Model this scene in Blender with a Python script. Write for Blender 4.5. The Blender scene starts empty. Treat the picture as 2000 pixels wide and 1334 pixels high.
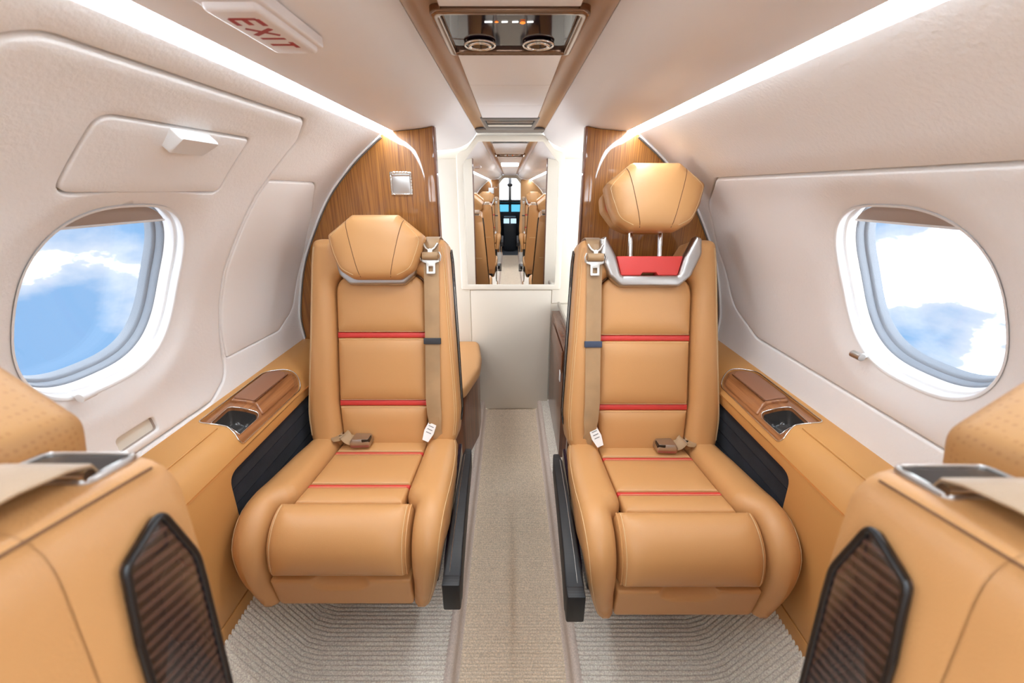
import bpy, bmesh, math, random
import numpy as np
from mathutils import Vector, Matrix
from mathutils.geometry import delaunay_2d_cdt

# ------------------------------------------------------------------ camera, sky, exposure
# Metres. The aisle floor of the cabin is z = 0; the numbers below are written relative
# to standing eye level (z = EYE) and lifted there at the very end of the script.
EYE = 1.25
scn = bpy.context.scene
cam_data = bpy.data.cameras.new('camera')
cam = bpy.data.objects.new('camera', cam_data)
scn.collection.objects.link(cam)
scn.camera = cam
cam.location = (0, 0, 0)
cam.rotation_euler = (math.radians(90 - 20.604), 0, 0)
cam_data.sensor_width = 36.0
cam_data.lens = 36.0 * 790 / 2000
cam_data.shift_x = 4 / 2000
cam_data.clip_start = 0.01
cam_data.dof.use_dof = True
cam_data.dof.focus_distance = 1.35
cam_data.dof.aperture_fstop = 6.3

scn.view_settings.view_transform = 'Standard'
scn.view_settings.look = 'None'
scn.view_settings.gamma = 1
scn.view_settings.use_curve_mapping = False
scn.view_settings.exposure = 0.46

STRIP_POWER = 22.0
FILL_POWER = 9.5
RING_SPOT_POWER = 5.0

world = bpy.data.worlds.new('sky')
scn.world = world
world.use_nodes = True
wn = world.node_tree
wn.nodes.clear()
w_out = wn.nodes.new('ShaderNodeOutputWorld')
w_bg = wn.nodes.new('ShaderNodeBackground')
w_tc = wn.nodes.new('ShaderNodeTexCoord')
w_map = wn.nodes.new('ShaderNodeMapping')
w_map.inputs['Location'].default_value = (-0.4529, 1.9611, -2.2572)
w_map.inputs['Scale'].default_value = (1.0, 1.0, 1.7)
w_n = wn.nodes.new('ShaderNodeTexNoise')
w_n.inputs['Scale'].default_value = 2.3
w_n.inputs['Detail'].default_value = 7
w_n.inputs['Roughness'].default_value = 0.55
w_r = wn.nodes.new('ShaderNodeValToRGB')
w_r.color_ramp.elements[0].position = 0.44
w_r.color_ramp.elements[0].color = (0.33, 0.58, 0.95, 1)
w_r.color_ramp.elements[1].position = 0.64
w_r.color_ramp.elements[1].color = (15.0, 15.2, 15.8, 1)
e = w_r.color_ramp.elements.new(0.53)
e.color = (0.85, 0.93, 1.08, 1)
wn.links.new(w_tc.outputs['Generated'], w_map.inputs['Vector'])
wn.links.new(w_map.outputs['Vector'], w_n.inputs['Vector'])
wn.links.new(w_n.outputs['Fac'], w_r.inputs['Fac'])
wn.links.new(w_r.outputs['Color'], w_bg.inputs['Color'])
wn.links.new(w_bg.outputs['Background'], w_out.inputs['Surface'])
w_bg.inputs['Strength'].default_value = 0.73

# ------------------------------------------------------------------ materials
def new_mat(name):
    m = bpy.data.materials.new(name)
    m.use_nodes = True
    return m, m.node_tree, m.node_tree.nodes['Principled BSDF']

def mat(name, col, rough=0.5, metal=0.0, bump=None, coat=0.0, mottle=0.0, spec=None, sheen=0.0):
    """bump = (kind, scale, distance)"""
    m, nt, p = new_mat(name)
    p.inputs['Base Color'].default_value = (*col, 1)
    p.inputs['Roughness'].default_value = rough
    p.inputs['Metallic'].default_value = metal
    p.inputs['Coat Weight'].default_value = coat
    p.inputs['Coat Roughness'].default_value = 0.04
    if spec is not None:
        p.inputs['Specular IOR Level'].default_value = spec
    if sheen:
        p.inputs['Sheen Weight'].default_value = sheen
    tc = nt.nodes.new('ShaderNodeTexCoord')
    if bump:
        kind, sc, dist = bump
        if kind == 'voronoi':
            t = nt.nodes.new('ShaderNodeTexVoronoi'); out = 'Distance'
        else:
            t = nt.nodes.new('ShaderNodeTexNoise'); out = 'Fac'
            t.inputs['Detail'].default_value = 4
        t.inputs['Scale'].default_value = sc
        b = nt.nodes.new('ShaderNodeBump')
        b.inputs['Distance'].default_value = dist
        b.inputs['Strength'].default_value = 0.6
        nt.links.new(tc.outputs['Object'], t.inputs['Vector'])
        nt.links.new(t.outputs[out], b.inputs['Height'])
        nt.links.new(b.outputs['Normal'], p.inputs['Normal'])
    if mottle:
        t = nt.nodes.new('ShaderNodeTexNoise')
        t.inputs['Scale'].default_value = 260 if bump and bump[0] == 'fibre' else 14
        t.inputs['Detail'].default_value = 5
        r = nt.nodes.new('ShaderNodeValToRGB')
        a = tuple(max(0, c * (1 - mottle)) for c in col)
        z = tuple(min(1, c * (1 + mottle)) for c in col)
        r.color_ramp.elements[0].color = (*a, 1); r.color_ramp.elements[0].position = 0.3
        r.color_ramp.elements[1].color = (*z, 1); r.color_ramp.elements[1].position = 0.7
        nt.links.new(tc.outputs['Object'], t.inputs['Vector'])
        nt.links.new(t.outputs['Fac'], r.inputs['Fac'])
        nt.links.new(r.outputs['Color'], p.inputs['Base Color'])
    return m

def wood_mat(name, dark, light, coat=1.0, scale=(60, 60, 2.2), band=1.0):
    m, nt, p = new_mat(name)
    tc = nt.nodes.new('ShaderNodeTexCoord')
    mp = nt.nodes.new('ShaderNodeMapping'); mp.inputs['Scale'].default_value = scale
    n = nt.nodes.new('ShaderNodeTexNoise'); n.inputs['Scale'].default_value = 1.6
    n.inputs['Detail'].default_value = 8; n.inputs['Distortion'].default_value = 0.6
    r = nt.nodes.new('ShaderNodeValToRGB')
    r.color_ramp.elements[0].color = (*dark, 1); r.color_ramp.elements[0].position = 0.30
    r.color_ramp.elements[1].color = (*light, 1); r.color_ramp.elements[1].position = 0.68
    nt.links.new(tc.outputs['Object'], mp.inputs['Vector'])
    nt.links.new(mp.outputs['Vector'], n.inputs['Vector'])
    nt.links.new(n.outputs['Fac'], r.inputs['Fac'])
    nt.links.new(r.outputs['Color'], p.inputs['Base Color'])
    p.inputs['Roughness'].default_value = 0.35
    p.inputs['Coat Weight'].default_value = coat
    p.inputs['Coat Roughness'].default_value = 0.03
    return m

def carbon_mat(name, axis_scale=220.0, a=(0.008, 0.007, 0.009), b=(0.075, 0.038, 0.030), coat=1.0, rough=0.25):
    m, nt, p = new_mat(name)
    tc = nt.nodes.new('ShaderNodeTexCoord')
    mp = nt.nodes.new('ShaderNodeMapping'); mp.inputs['Rotation'].default_value = (0.25, 0, 0)
    w = nt.nodes.new('ShaderNodeTexWave'); w.bands_direction = 'Z'
    w.inputs['Scale'].default_value = axis_scale / 6.283
    w.inputs['Distortion'].default_value = 0.4
    r = nt.nodes.new('ShaderNodeValToRGB')
    r.color_ramp.elements[0].color = (*a, 1); r.color_ramp.elements[0].position = 0.25
    r.color_ramp.elements[1].color = (*b, 1); r.color_ramp.elements[1].position = 0.85
    nt.links.new(tc.outputs['Object'], mp.inputs['Vector'])
    nt.links.new(mp.outputs['Vector'], w.inputs['Vector'])
    nt.links.new(w.outputs['Fac'], r.inputs['Fac'])
    nt.links.new(r.outputs['Color'], p.inputs['Base Color'])
    p.inputs['Roughness'].default_value = rough
    p.inputs['Coat Weight'].default_value = coat
    p.inputs['Coat Roughness'].default_value = 0.02
    return m

def perforated_mat(name, col, hole):
    m, nt, p = new_mat(name)
    tc = nt.nodes.new('ShaderNodeTexCoord')
    v = nt.nodes.new('ShaderNodeTexVoronoi'); v.inputs['Scale'].default_value = 240
    v.inputs['Randomness'].default_value = 0.15
    r = nt.nodes.new('ShaderNodeValToRGB')
    r.color_ramp.elements[0].color = (*hole, 1); r.color_ramp.elements[0].position = 0.22
    r.color_ramp.elements[1].color = (*col, 1); r.color_ramp.elements[1].position = 0.34
    nt.links.new(tc.outputs['Object'], v.inputs['Vector'])
    nt.links.new(v.outputs['Distance'], r.inputs['Fac'])
    nt.links.new(r.outputs['Color'], p.inputs['Base Color'])
    b = nt.nodes.new('ShaderNodeBump'); b.inputs['Distance'].default_value = 0.0006
    nt.links.new(r.outputs['Color'], b.inputs['Height'])
    nt.links.new(b.outputs['Normal'], p.inputs['Normal'])
    p.inputs['Roughness'].default_value = 0.5
    return m

def emit_mat(name, col, power):
    m = bpy.data.materials.new(name); m.use_nodes = True
    nt = m.node_tree; nt.nodes.clear()
    o = nt.nodes.new('ShaderNodeOutputMaterial'); e = nt.nodes.new('ShaderNodeEmission')
    e.inputs['Color'].default_value = (*col, 1); e.inputs['Strength'].default_value = power
    nt.links.new(e.outputs['Emission'], o.inputs['Surface'])
    return m

def pane_mat(name):
    m = bpy.data.materials.new(name); m.use_nodes = True
    nt = m.node_tree; nt.nodes.clear()
    o = nt.nodes.new('ShaderNodeOutputMaterial')
    t = nt.nodes.new('ShaderNodeBsdfTransparent'); t.inputs['Color'].default_value = (0.97, 0.99, 1, 1)
    g = nt.nodes.new('ShaderNodeBsdfGlossy'); g.inputs['Roughness'].default_value = 0.02
    mx = nt.nodes.new('ShaderNodeMixShader'); mx.inputs['Fac'].default_value = 0.03
    nt.links.new(t.outputs[0], mx.inputs[1]); nt.links.new(g.outputs[0], mx.inputs[2])
    nt.links.new(mx.outputs[0], o.inputs['Surface'])
    return m

M = dict(
    leather=mat('tan_leather', (0.575, 0.29, 0.108), 0.38, bump=('voronoi', 900, 0.00025), spec=0.45),
    leather_ledge=mat('tan_ledge_leather', (0.60, 0.295, 0.092), 0.38, bump=('voronoi', 900, 0.0002), spec=0.4),
    perforated=perforated_mat('perforated_leather', (0.50, 0.255, 0.090), (0.43, 0.205, 0.068)),
    red=mat('red_leather', (0.62, 0.045, 0.035), 0.45, bump=('voronoi', 900, 0.0002)),
    thread=mat('cream_thread', (0.75, 0.55, 0.30), 0.6),
    seam=mat('seam_dark', (0.16, 0.07, 0.03), 0.8),  # dark brown for seam lines and the sheet behind joints
    wall=mat('ultra_leather_wall', (0.90, 0.872, 0.85), 0.55, bump=('noise', 150, 0.0012)),
    wall_smooth=mat('ivory_panel', (0.92, 0.90, 0.88), 0.45, bump=('noise', 300, 0.0003)),
    white=mat('white_plastic', (0.86, 0.85, 0.84), 0.35),
    ivory=mat('ivory_paint', (0.80, 0.74, 0.63), 0.4),
    ceiling=mat('ceiling_panel', (0.85, 0.81, 0.80), 0.45, bump=('noise', 500, 0.0001)),
    brown=mat('bronze_channel', (0.42, 0.23, 0.10), 0.38, spec=0.4),
    wood=wood_mat('glossy_walnut', (0.17, 0.052, 0.006), (0.43, 0.165, 0.028), scale=(150, 150, 3.0)),
    wood_dark=wood_mat('dark_walnut', (0.07, 0.016, 0.004), (0.20, 0.06, 0.016), coat=0.5),
    wood_lid=wood_mat('walnut_lid', (0.22, 0.075, 0.022), (0.42, 0.17, 0.06), scale=(60, 3, 60)),
    satin_brown=mat('satin_brown_inlay', (0.30, 0.135, 0.075), 0.45),
    steel=mat('brushed_steel', (0.50, 0.475, 0.45), 0.33, 1.0),
    nickel=mat('satin_nickel', (0.52, 0.48, 0.43), 0.36, 1.0),
    chrome=mat('chrome', (0.72, 0.70, 0.67), 0.10, 1.0),
    mirror=mat('mirror_silver', (0.93, 0.93, 0.93), 0.0, 1.0),
    black=mat('black_plastic', (0.010, 0.009, 0.009), 0.22),
    gloss_black=mat('gloss_black', (0.014, 0.006, 0.014), 0.05, spec=0.35),
    dark_glass=mat('smoked_liner', (0.05, 0.045, 0.042), 0.12, spec=0.6),
    grey=mat('grey_metal', (0.22, 0.215, 0.21), 0.35, 0.6),
    seal=mat('window_seal', (0.27, 0.30, 0.34), 0.5, bump=('noise', 600, 0.0008)),
    shade=mat('window_shade', (0.42, 0.345, 0.30), 0.6),
    suede=mat('black_suede', (0.012, 0.013, 0.020), 0.95, bump=('noise', 400, 0.0006), mottle=0.35, sheen=0.12, spec=.2),
    carbon=carbon_mat('carbon_fibre', 330.0),
    carbon_fine=carbon_mat('carbon_fibre_fine', 1200.0, (0.001, 0.001, 0.001), (0.010, 0.010, 0.013), 0.0, 0.5),
    belt=mat('bronze_webbing', (0.36, 0.215, 0.10), 0.5, bump=('noise', 900, 0.0004), mottle=0.15, sheen=0.3),
    keeper=mat('navy_keeper', (0.035, 0.05, 0.09), 0.6),
    keeper_black=mat('charcoal_keeper', (0.03, 0.03, 0.034), 0.6),
    tag=mat('white_tag', (0.85, 0.83, 0.80), 0.7),
    ink=mat('grey_print', (0.25, 0.24, 0.23), 0.8),
    letter=mat('red_letters', (0.36, 0.012, 0.014), 0.5),
    sign=mat('sign_plastic', (0.80, 0.74, 0.72), 0.35),
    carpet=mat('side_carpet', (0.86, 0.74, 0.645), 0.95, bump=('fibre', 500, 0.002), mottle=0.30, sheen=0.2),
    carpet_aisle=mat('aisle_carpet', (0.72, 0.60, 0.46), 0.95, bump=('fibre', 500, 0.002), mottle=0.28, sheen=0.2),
    carpet_edge=mat('carpet_edging', (0.68, 0.57, 0.49), 0.9, bump=('fibre', 600, 0.001), mottle=0.15),
    pane=pane_mat('window_pane'),
    strip=emit_mat('led_diffuser', (0.80, 0.94, 1.06), STRIP_POWER),
    fill=emit_mat('fill_diffuser', (0.84, 0.95, 1.06), FILL_POWER),
    lit_white=emit_mat('lit_white', (1, 0.97, 0.92), 1.6),
    lit_orange=emit_mat('lit_orange', (1, 0.20, 0.03), 1.6),
    screen=emit_mat('lit_screen', (0.10, 0.42, 0.62), 1.3),
    screen_pale=emit_mat('lit_screen_pale', (0.45, 0.62, 0.75), 1.2),
    cockpit=mat('cockpit_grey', (0.045, 0.05, 0.06), 0.5),
)

# ------------------------------------------------------------------ mesh helpers
def mk(name, verts, faces, material, parent=None, smooth=True, angle=50):
    me = bpy.data.meshes.new(name)
    me.from_pydata([tuple(map(float, v)) for v in verts], [], faces)
    me.materials.append(M[material] if isinstance(material, str) else material)
    if smooth:
        me.polygons.foreach_set('use_smooth', [True] * len(me.polygons))
        me.set_sharp_from_angle(angle=math.radians(angle))
    me.update()
    o = bpy.data.objects.new(name, me)
    scn.collection.objects.link(o)
    if parent is not None:
        o.parent = parent
    return o

def thing(name, label, cat, loc=(0, 0, 0), rz=0.0, group=None):
    o = bpy.data.objects.new(name, None)
    scn.collection.objects.link(o)
    o.empty_display_size = 0.05
    o.location = loc
    o.rotation_euler = (0, 0, rz)
    o['label'] = label
    o['category'] = cat
    if group:
        o['group'] = group
    return o

def tag(o, label, cat, group=None):
    o['label'] = label
    o['category'] = cat
    if group:
        o['group'] = group
    return o

def struct(o, label=None, cat=None):
    o['kind'] = 'structure'
    if label: o['label'] = label
    if cat: o['category'] = cat
    return o

def copy_tree(o, parent=None):
    c = o.copy()
    scn.collection.objects.link(c)
    c.parent = parent
    for ch in list(o.children):
        copy_tree(ch, c)
    return c

def shift(f, off):
    """the same map with its origin at off (world-written parts under an empty at off)"""
    return lambda u, v, h: tuple(a - b for a, b in zip(f(u, v, h), off))

def rp(pts, seg=0.015, n=6):
    """polygon of (x, y[, r]) with rounded corners, resampled"""
    P = [(p[0], p[1], p[2] if len(p) > 2 else 0.0) for p in pts]
    out = []
    N = len(P)
    for i in range(N):
        a, b, c = P[i - 1], P[i], P[(i + 1) % N]
        va = Vector((a[0] - b[0], a[1] - b[1])); vc = Vector((c[0] - b[0], c[1] - b[1]))
        la, lc = va.length, vc.length
        r = b[2]
        if r <= 0 or la < 1e-9 or lc < 1e-9:
            out.append((b[0], b[1])); continue
        va /= la; vc /= lc
        ang = math.acos(max(-1, min(1, va.dot(vc))))
        if ang > math.pi - 0.02:
            out.append((b[0], b[1])); continue
        t = min(r / math.tan(ang / 2), la * 0.48, lc * 0.48)
        p0 = Vector(b[:2]) + va * t; p1 = Vector(b[:2]) + vc * t; bb = Vector(b[:2])
        for k in range(n + 1):
            s = k / n
            q = p0 * (1 - s) ** 2 + bb * 2 * s * (1 - s) + p1 * s * s
            # pull the parabola toward the arc
            out.append((q.x, q.y))
    res = []
    for i in range(len(out)):
        a = out[i]; b = out[(i + 1) % len(out)]
        d = math.hypot(b[0] - a[0], b[1] - a[1])
        if d < 1e-6: continue
        k = max(1, int(math.ceil(d / seg)))
        for j in range(k):
            res.append((a[0] + (b[0] - a[0]) * j / k, a[1] + (b[1] - a[1]) * j / k))
    return res

def superell(cx, cy, a, b, n=2.6, k=72):
    o = []
    for i in range(k):
        t = 2 * math.pi * i / k
        c, s = math.cos(t), math.sin(t)
        o.append((cx + a * math.copysign(abs(c) ** (2 / n), c), cy + b * math.copysign(abs(s) ** (2 / n), s)))
    return o

def _dist(Q, poly):
    A = np.array(poly); B = np.roll(A, -1, axis=0)
    D = B - A; L = (D ** 2).sum(1) + 1e-18
    best = np.full(len(Q), 1e9)
    for s in range(0, len(Q), 4000):
        q = Q[s:s + 4000]
        w = q[:, None, :] - A[None]
        t = np.clip((w * D[None]).sum(2) / L, 0, 1)
        r = w - t[..., None] * D[None]
        best[s:s + 4000] = np.sqrt((r ** 2).sum(2)).min(1)
    return best

def _inside(Q, poly):
    A = np.array(poly); B = np.roll(A, -1, axis=0)
    ins = np.zeros(len(Q), bool)
    x, y = Q[:, 0], Q[:, 1]
    for (x0, y0), (x1, y1) in zip(A, B):
        if y0 == y1: continue
        c = ((y0 > y) != (y1 > y)) & (x < (x1 - x0) * (y - y0) / (y1 - y0) + x0)
        ins ^= c
    return ins

def _area(p):
    return 0.5 * sum(p[i][0] * p[(i + 1) % len(p)][1] - p[(i + 1) % len(p)][0] * p[i][1] for i in range(len(p)))

def _offset(poly, d):
    """inward offset for a counter-clockwise polygon"""
    A = np.array(poly)
    E = np.roll(A, -1, 0) - A
    E /= (np.hypot(E[:, 0], E[:, 1])[:, None] + 1e-12)
    Nn = np.stack([-E[:, 1], E[:, 0]], 1)
    Pn = np.roll(Nn, 1, 0)
    m = Nn + Pn
    l = np.maximum((m ** 2).sum(1) / 2, 0.35)
    return A + m / l[:, None] * d

def prof(d, r):
    if r <= 0: return np.zeros_like(d)
    d = np.clip(d, 0, r)
    return -r + np.sqrt(np.maximum(r * r - (r - d) ** 2, 0))

def pad(name, out, f, material, th=0.02, r=0.005, rb=0.0, bulge=0.0, brange=None, holes=(), rh=None,
        step=0.02, hf=None, back=True, lift=0.0, parent=None, nr=3):
    """A cushion, panel or plate: outline in (u, v), mapped to space by f(u, v, h),
    with a rounded front edge, optional holes, a skirt and a back."""
    if _area(out) < 0: out = out[::-1]
    hs = []
    for h in holes:
        hs.append(h if _area(h) > 0 else h[::-1])
    if rh is None: rh = r
    O = np.array(out)
    loops = [O]
    for k in range(1, nr + 1):
        a = k / nr * math.pi / 2
        if r > 0:
            q = _offset(out, r * (1 - math.cos(a)))
            loops.append(q)
    for h in hs:
        loops.append(np.array(h))
        if rh > 0:
            for k in range(1, nr + 1):
                a = k / nr * math.pi / 2
                loops.append(_offset(h, -rh * (1 - math.cos(a))))
    x0, y0 = O.min(0); x1, y1 = O.max(0)
    gx = np.arange(x0 + step * .37, x1, step); gy = np.arange(y0 + step * .41, y1, step)
    G = np.array([(x, y) for x in gx for y in gy]) if len(gx) and len(gy) else np.zeros((0, 2))
    if len(G):
        keep = _inside(G, out) & (_dist(G, out) > r + step * .45)
        for h in hs:
            keep &= ~_inside(G, h) & (_dist(G, h) > rh + step * .45)
        G = G[keep]
    verts, edges, bseg = [], [], []
    for li, lp in enumerate(loops):
        if li > 0 and not any(lp is x for x in loops[:1]):
            # an inset loop keeps only the points that really are inside
            pass
        b = len(verts)
        verts += [Vector((float(p[0]), float(p[1]))) for p in lp]
        n = len(lp)
        base = (li == 0) or any(np.array_equal(lp, np.array(h)) for h in hs)
        if base:
            edges += [(b + i, b + (i + 1) % n) for i in range(n)]
    verts += [Vector((float(p[0]), float(p[1]))) for p in G]
    cv, ce, cf, *_ = delaunay_2d_cdt(verts, edges, [], 0, 1e-7)
    V = np.array([(v.x, v.y) for v in cv])
    T = np.array([t for t in cf if len(t) == 3])
    C = V[T].mean(1)
    keep = _inside(C, out)
    for h in hs: keep &= ~_inside(C, h)
    T = T[keep]
    used = np.unique(T)
    remap = -np.ones(len(V), int); remap[used] = np.arange(len(used))
    V = V[used]; T = remap[T]
    # orientation in (u, v)
    a, b, c = V[T[:, 0]], V[T[:, 1]], V[T[:, 2]]
    cr = (b[:, 0] - a[:, 0]) * (c[:, 1] - a[:, 1]) - (b[:, 1] - a[:, 1]) * (c[:, 0] - a[:, 0])
    T[cr < 0] = T[cr < 0][:, ::-1]
    T = T[np.abs(cr) > 1e-12]
    do = _dist(V, out)
    dh = np.full(len(V), 1e9)
    for h in hs: dh = np.minimum(dh, _dist(V, h))
    H = np.minimum(prof(do, r), prof(dh, rh)) if hs else prof(do, r)
    if bulge:
        br = brange or max(min(x1 - x0, y1 - y0) / 2, 1e-4)
        t = np.clip(do / br, 0, 1)
        H = H + bulge * (1 - (1 - t) ** 2.2)
    if hf is not None:
        H = H + np.array([hf(x, y) for x, y in V])
    H = H + lift
    P = [f(x, y, h) for (x, y), h in zip(V, H)]
    faces = [tuple(t) for t in T.tolist()]
    # boundary edges
    cnt = {}
    for t in faces:
        for i in range(3):
            e = (t[i], t[(i + 1) % 3])
            cnt[e] = 1
    bnd = [e for e in cnt if (e[1], e[0]) not in cnt]
    n = len(P)
    if back:
        Hb = -th - (np.minimum(prof(do, rb), prof(dh, rb)) if rb > 0 else 0 * do) + lift
        P += [f(x, y, h) for (x, y), h in zip(V, Hb)]
        faces += [(t[0] + n, t[2] + n, t[1] + n) for t in T.tolist()]
        for a, b in bnd:
            faces.append((b, a, a + n, b + n))
    elif th > 0:
        idx = {}
        for a, b in bnd:
            for q in (a, b):
                if q not in idx:
                    idx[q] = len(P)
                    P.append(f(V[q][0], V[q][1], -th + lift))
            faces.append((b, a, idx[a], idx[b]))
    # flip if the map mirrors
    cx, cy = V[T[0]].mean(0)
    p0 = Vector(f(cx, cy, 0.0)); ph = Vector(f(cx, cy, 0.001)); pu = Vector(f(cx + .001, cy, 0)); pv = Vector(f(cx, cy + .001, 0))
    if (pu - p0).cross(pv - p0).dot(ph - p0) < 0:
        faces = [tuple(reversed(q)) for q in faces]
    return mk(name, P, faces, material, parent)

def pad_height(out, r, bulge, lift=0.0, brange=None):
    """surface height of such a pad at one point, to lay a seam on it"""
    O = np.array(out); x0, y0 = O.min(0); x1, y1 = O.max(0)
    br = brange or max(min(x1 - x0, y1 - y0) / 2, 1e-4)
    def g(u, v):
        q = np.array([[u, v]]); d = _dist(q, out)
        t = np.clip(d / br, 0, 1)
        return float(prof(d, r)[0] + bulge * (1 - (1 - t[0]) ** 2.2) + lift)
    return g

def tube(name, pts, rad, material, parent=None, closed=False, seg=8):
    P = [Vector(p) for p in pts]
    n = len(P)
    rings, up = [], None
    for i in range(n):
        if closed: t = P[(i + 1) % n] - P[i - 1]
        else: t = P[min(i + 1, n - 1)] - P[max(i - 1, 0)]
        t.normalize()
        if up is None:
            up = t.orthogonal().normalized()
        up = (up - t * up.dot(t)).normalized()
        s = t.cross(up)
        rings.append([P[i] + (up * math.cos(2 * math.pi * k / seg) + s * math.sin(2 * math.pi * k / seg)) * rad for k in range(seg)])
    return loft(name, rings, material, parent, closed=closed)

def loft(name, rings, material, parent=None, closed=False, cap=True, angle=50):
    n = len(rings[0]); V = [tuple(p) for r in rings for p in r]; F = []
    m = len(rings)
    for i in range(m if closed else m - 1):
        a = i * n; b = ((i + 1) % m) * n
        for k in range(n):
            F.append((a + k, a + (k + 1) % n, b + (k + 1) % n, b + k))
    if cap and not closed:
        F.append(tuple(reversed(range(n)))); F.append(tuple(range((m - 1) * n, m * n)))
    o = mk(name, V, F, material, parent, angle=angle)
    fix_normals(o)
    return o

def fix_normals(o):
    bm = bmesh.new(); bm.from_mesh(o.data)
    bmesh.ops.recalc_face_normals(bm, faces=bm.faces)
    bm.to_mesh(o.data); bm.free()

def strap(name, pts, wd, width, th, material, parent=None):
    """ribbon through pts; wd = width direction (one vector or one per point)"""
    P = [Vector(p) for p in pts]; n = len(P)
    W = [Vector(w).normalized() for w in (wd if isinstance(wd, list) else [wd] * n)]
    ws = width if isinstance(width, list) else [width] * n
    rings = []
    for i in range(n):
        t = (P[min(i + 1, n - 1)] - P[max(i - 1, 0)]).normalized()
        w = (W[i] - t * W[i].dot(t)).normalized(); nn = t.cross(w)
        a, b = w * ws[i] / 2, nn * th / 2
        rings.append([P[i] - a - b * .4, P[i] - a * .93 - b, P[i] + a * .93 - b, P[i] + a - b * .4,
                      P[i] + a + b * .4, P[i] + a * .93 + b, P[i] - a * .93 + b, P[i] - a + b * .4])
    return loft(name, rings, material, parent)

def smoothpts(pts, k=6):
    P = [Vector(p) for p in pts]; Q = [P[0] * 2 - P[1]] + P + [P[-1] * 2 - P[-2]]; o = []
    for i in range(len(P) - 1):
        p0, p1, p2, p3 = Q[i:i + 4]
        for j in range(k):
            t = j / k
            o.append(.5 * (2 * p1 + (p2 - p0) * t + (2 * p0 - 5 * p1 + 4 * p2 - p3) * t * t + (3 * p1 - p0 - 3 * p2 + p3) * t ** 3))
    o.append(P[-1]); return o

def box(name, size, loc, material, parent=None, bev=0.003, rot=(0, 0, 0), seg=2, taper=None):
    bm = bmesh.new()
    bmesh.ops.create_cube(bm, size=1)
    for v in bm.verts:
        v.co = Vector((v.co.x * size[0], v.co.y * size[1], v.co.z * size[2]))
        if taper and v.co.y < 0:
            v.co.x *= taper[0]; v.co.z *= taper[1]
    if bev > 0:
        bmesh.ops.bevel(bm, geom=bm.edges[:] , offset=bev, segments=seg, affect='EDGES', profile=0.5)
    from mathutils import Euler
    R = Euler(rot).to_matrix()
    for v in bm.verts:
        v.co = R @ v.co + Vector(loc)
    me = bpy.data.meshes.new(name); bm.to_mesh(me); bm.free()
    me.materials.append(M[material])
    me.polygons.foreach_set('use_smooth', [True] * len(me.polygons)); me.set_sharp_from_angle(angle=math.radians(40))
    o = bpy.data.objects.new(name, me); scn.collection.objects.link(o)
    if parent is not None: o.parent = parent
    return o

def ringpts(c, r, axis='z', n=32, sq=None):
    o = []
    for i in range(n):
        a = 2 * math.pi * i / n
        x, y = r * math.cos(a), r * math.sin(a)
        o.append({'z': (c[0] + x, c[1] + y, c[2]), 'y': (c[0] + x, c[1], c[2] + y), 'x': (c[0], c[1] + x, c[2] + y)}[axis])
    return o

def spline2(K, n=30):
    P = np.array(K, float); Q = np.vstack([2 * P[0] - P[1], P, 2 * P[-1] - P[-2]]); o = []
    for i in range(len(P) - 1):
        p0, p1, p2, p3 = Q[i:i + 4]
        for k in range(n):
            t = k / n
            o.append(.5 * ((2 * p1) + (-p0 + p2) * t + (2 * p0 - 5 * p1 + 4 * p2 - p3) * t * t + (-p0 + 3 * p1 - 3 * p2 + p3) * t ** 3))
    o.append(P[-1]); return np.array(o)

class Curve2:
    """2-D curve by arc length, with a normal on its left-hand side times sgn"""
    def __init__(s, K, n=30, sgn=1):
        s.S = spline2(K, n); d = np.diff(s.S, axis=0)
        s.L = np.r_[0, np.cumsum(np.hypot(d[:, 0], d[:, 1]))]; s.len = s.L[-1]; s.sgn = sgn
    def at(s, t):
        if t < 0:
            d = (s.S[1] - s.S[0]) / s.L[1]; return s.S[0] + d * t
        if t > s.len:
            d = (s.S[-1] - s.S[-2]) / (s.L[-1] - s.L[-2]); return s.S[-1] + d * (t - s.len)
        return np.array([np.interp(t, s.L, s.S[:, 0]), np.interp(t, s.L, s.S[:, 1])])
    def pn(s, t):
        e = 0.004
        a = s.at(t - e); b = s.at(t + e); d = (b - a) / (np.hypot(*(b - a)) + 1e-12)
        return s.at(t), np.array([-d[1], d[0]]) * s.sgn

# ------------------------------------------------------------------ the cabin section
Y0, Y1, YB = -4.0, 1.43, 2.15          # forward bulkhead, aft partitions, lavatory wall
WALL = Curve2([(.408, .165), (.450, .133), (.515, .078), (.608, -.024), (.692, -.166), (.738, -.272), (.770, -.395), (.779, -.46), (.775, -.525)], sgn=-1)
LEDGE = Curve2([(.775, -.525), (.722, -.533), (.690, -.544), (.664, -.562), (.650, -.592)], sgn=-1)
CEIL = [(.372, .173), (.33, .176), (.28, .181), (.24, .189), (.20, .207), (.172, .232), (.158, .252)]
ZA, ZS = -1.25, -1.19                   # aisle floor, raised side floors

def wallmap(side):
    def f(y, s, h):
        p, n = WALL.pn(s)
        return (side * (p[0] + n[0] * h), y, p[1] + n[1] * h)
    return f
def ledgemap(side):
    def f(y, s, h):
        p, n = LEDGE.pn(s)
        return (side * (p[0] + n[0] * h), y, p[1] + n[1] * h)
    return f
def lowmap(side):
    a = Vector((.654, -.598)); b = Vector((.668, -1.0)); d = (b - a).normalized(); n = Vector((-d.y, d.x)) * -1
    n = Vector((d.y, -d.x)) if n.x > 0 else n
    def f(y, s, h):
        p = a + d * s + Vector((-abs(n.x), n.y if n.x < 0 else -n.y)) * h
        return (side * p.x, y, p.y)
    return f

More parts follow.
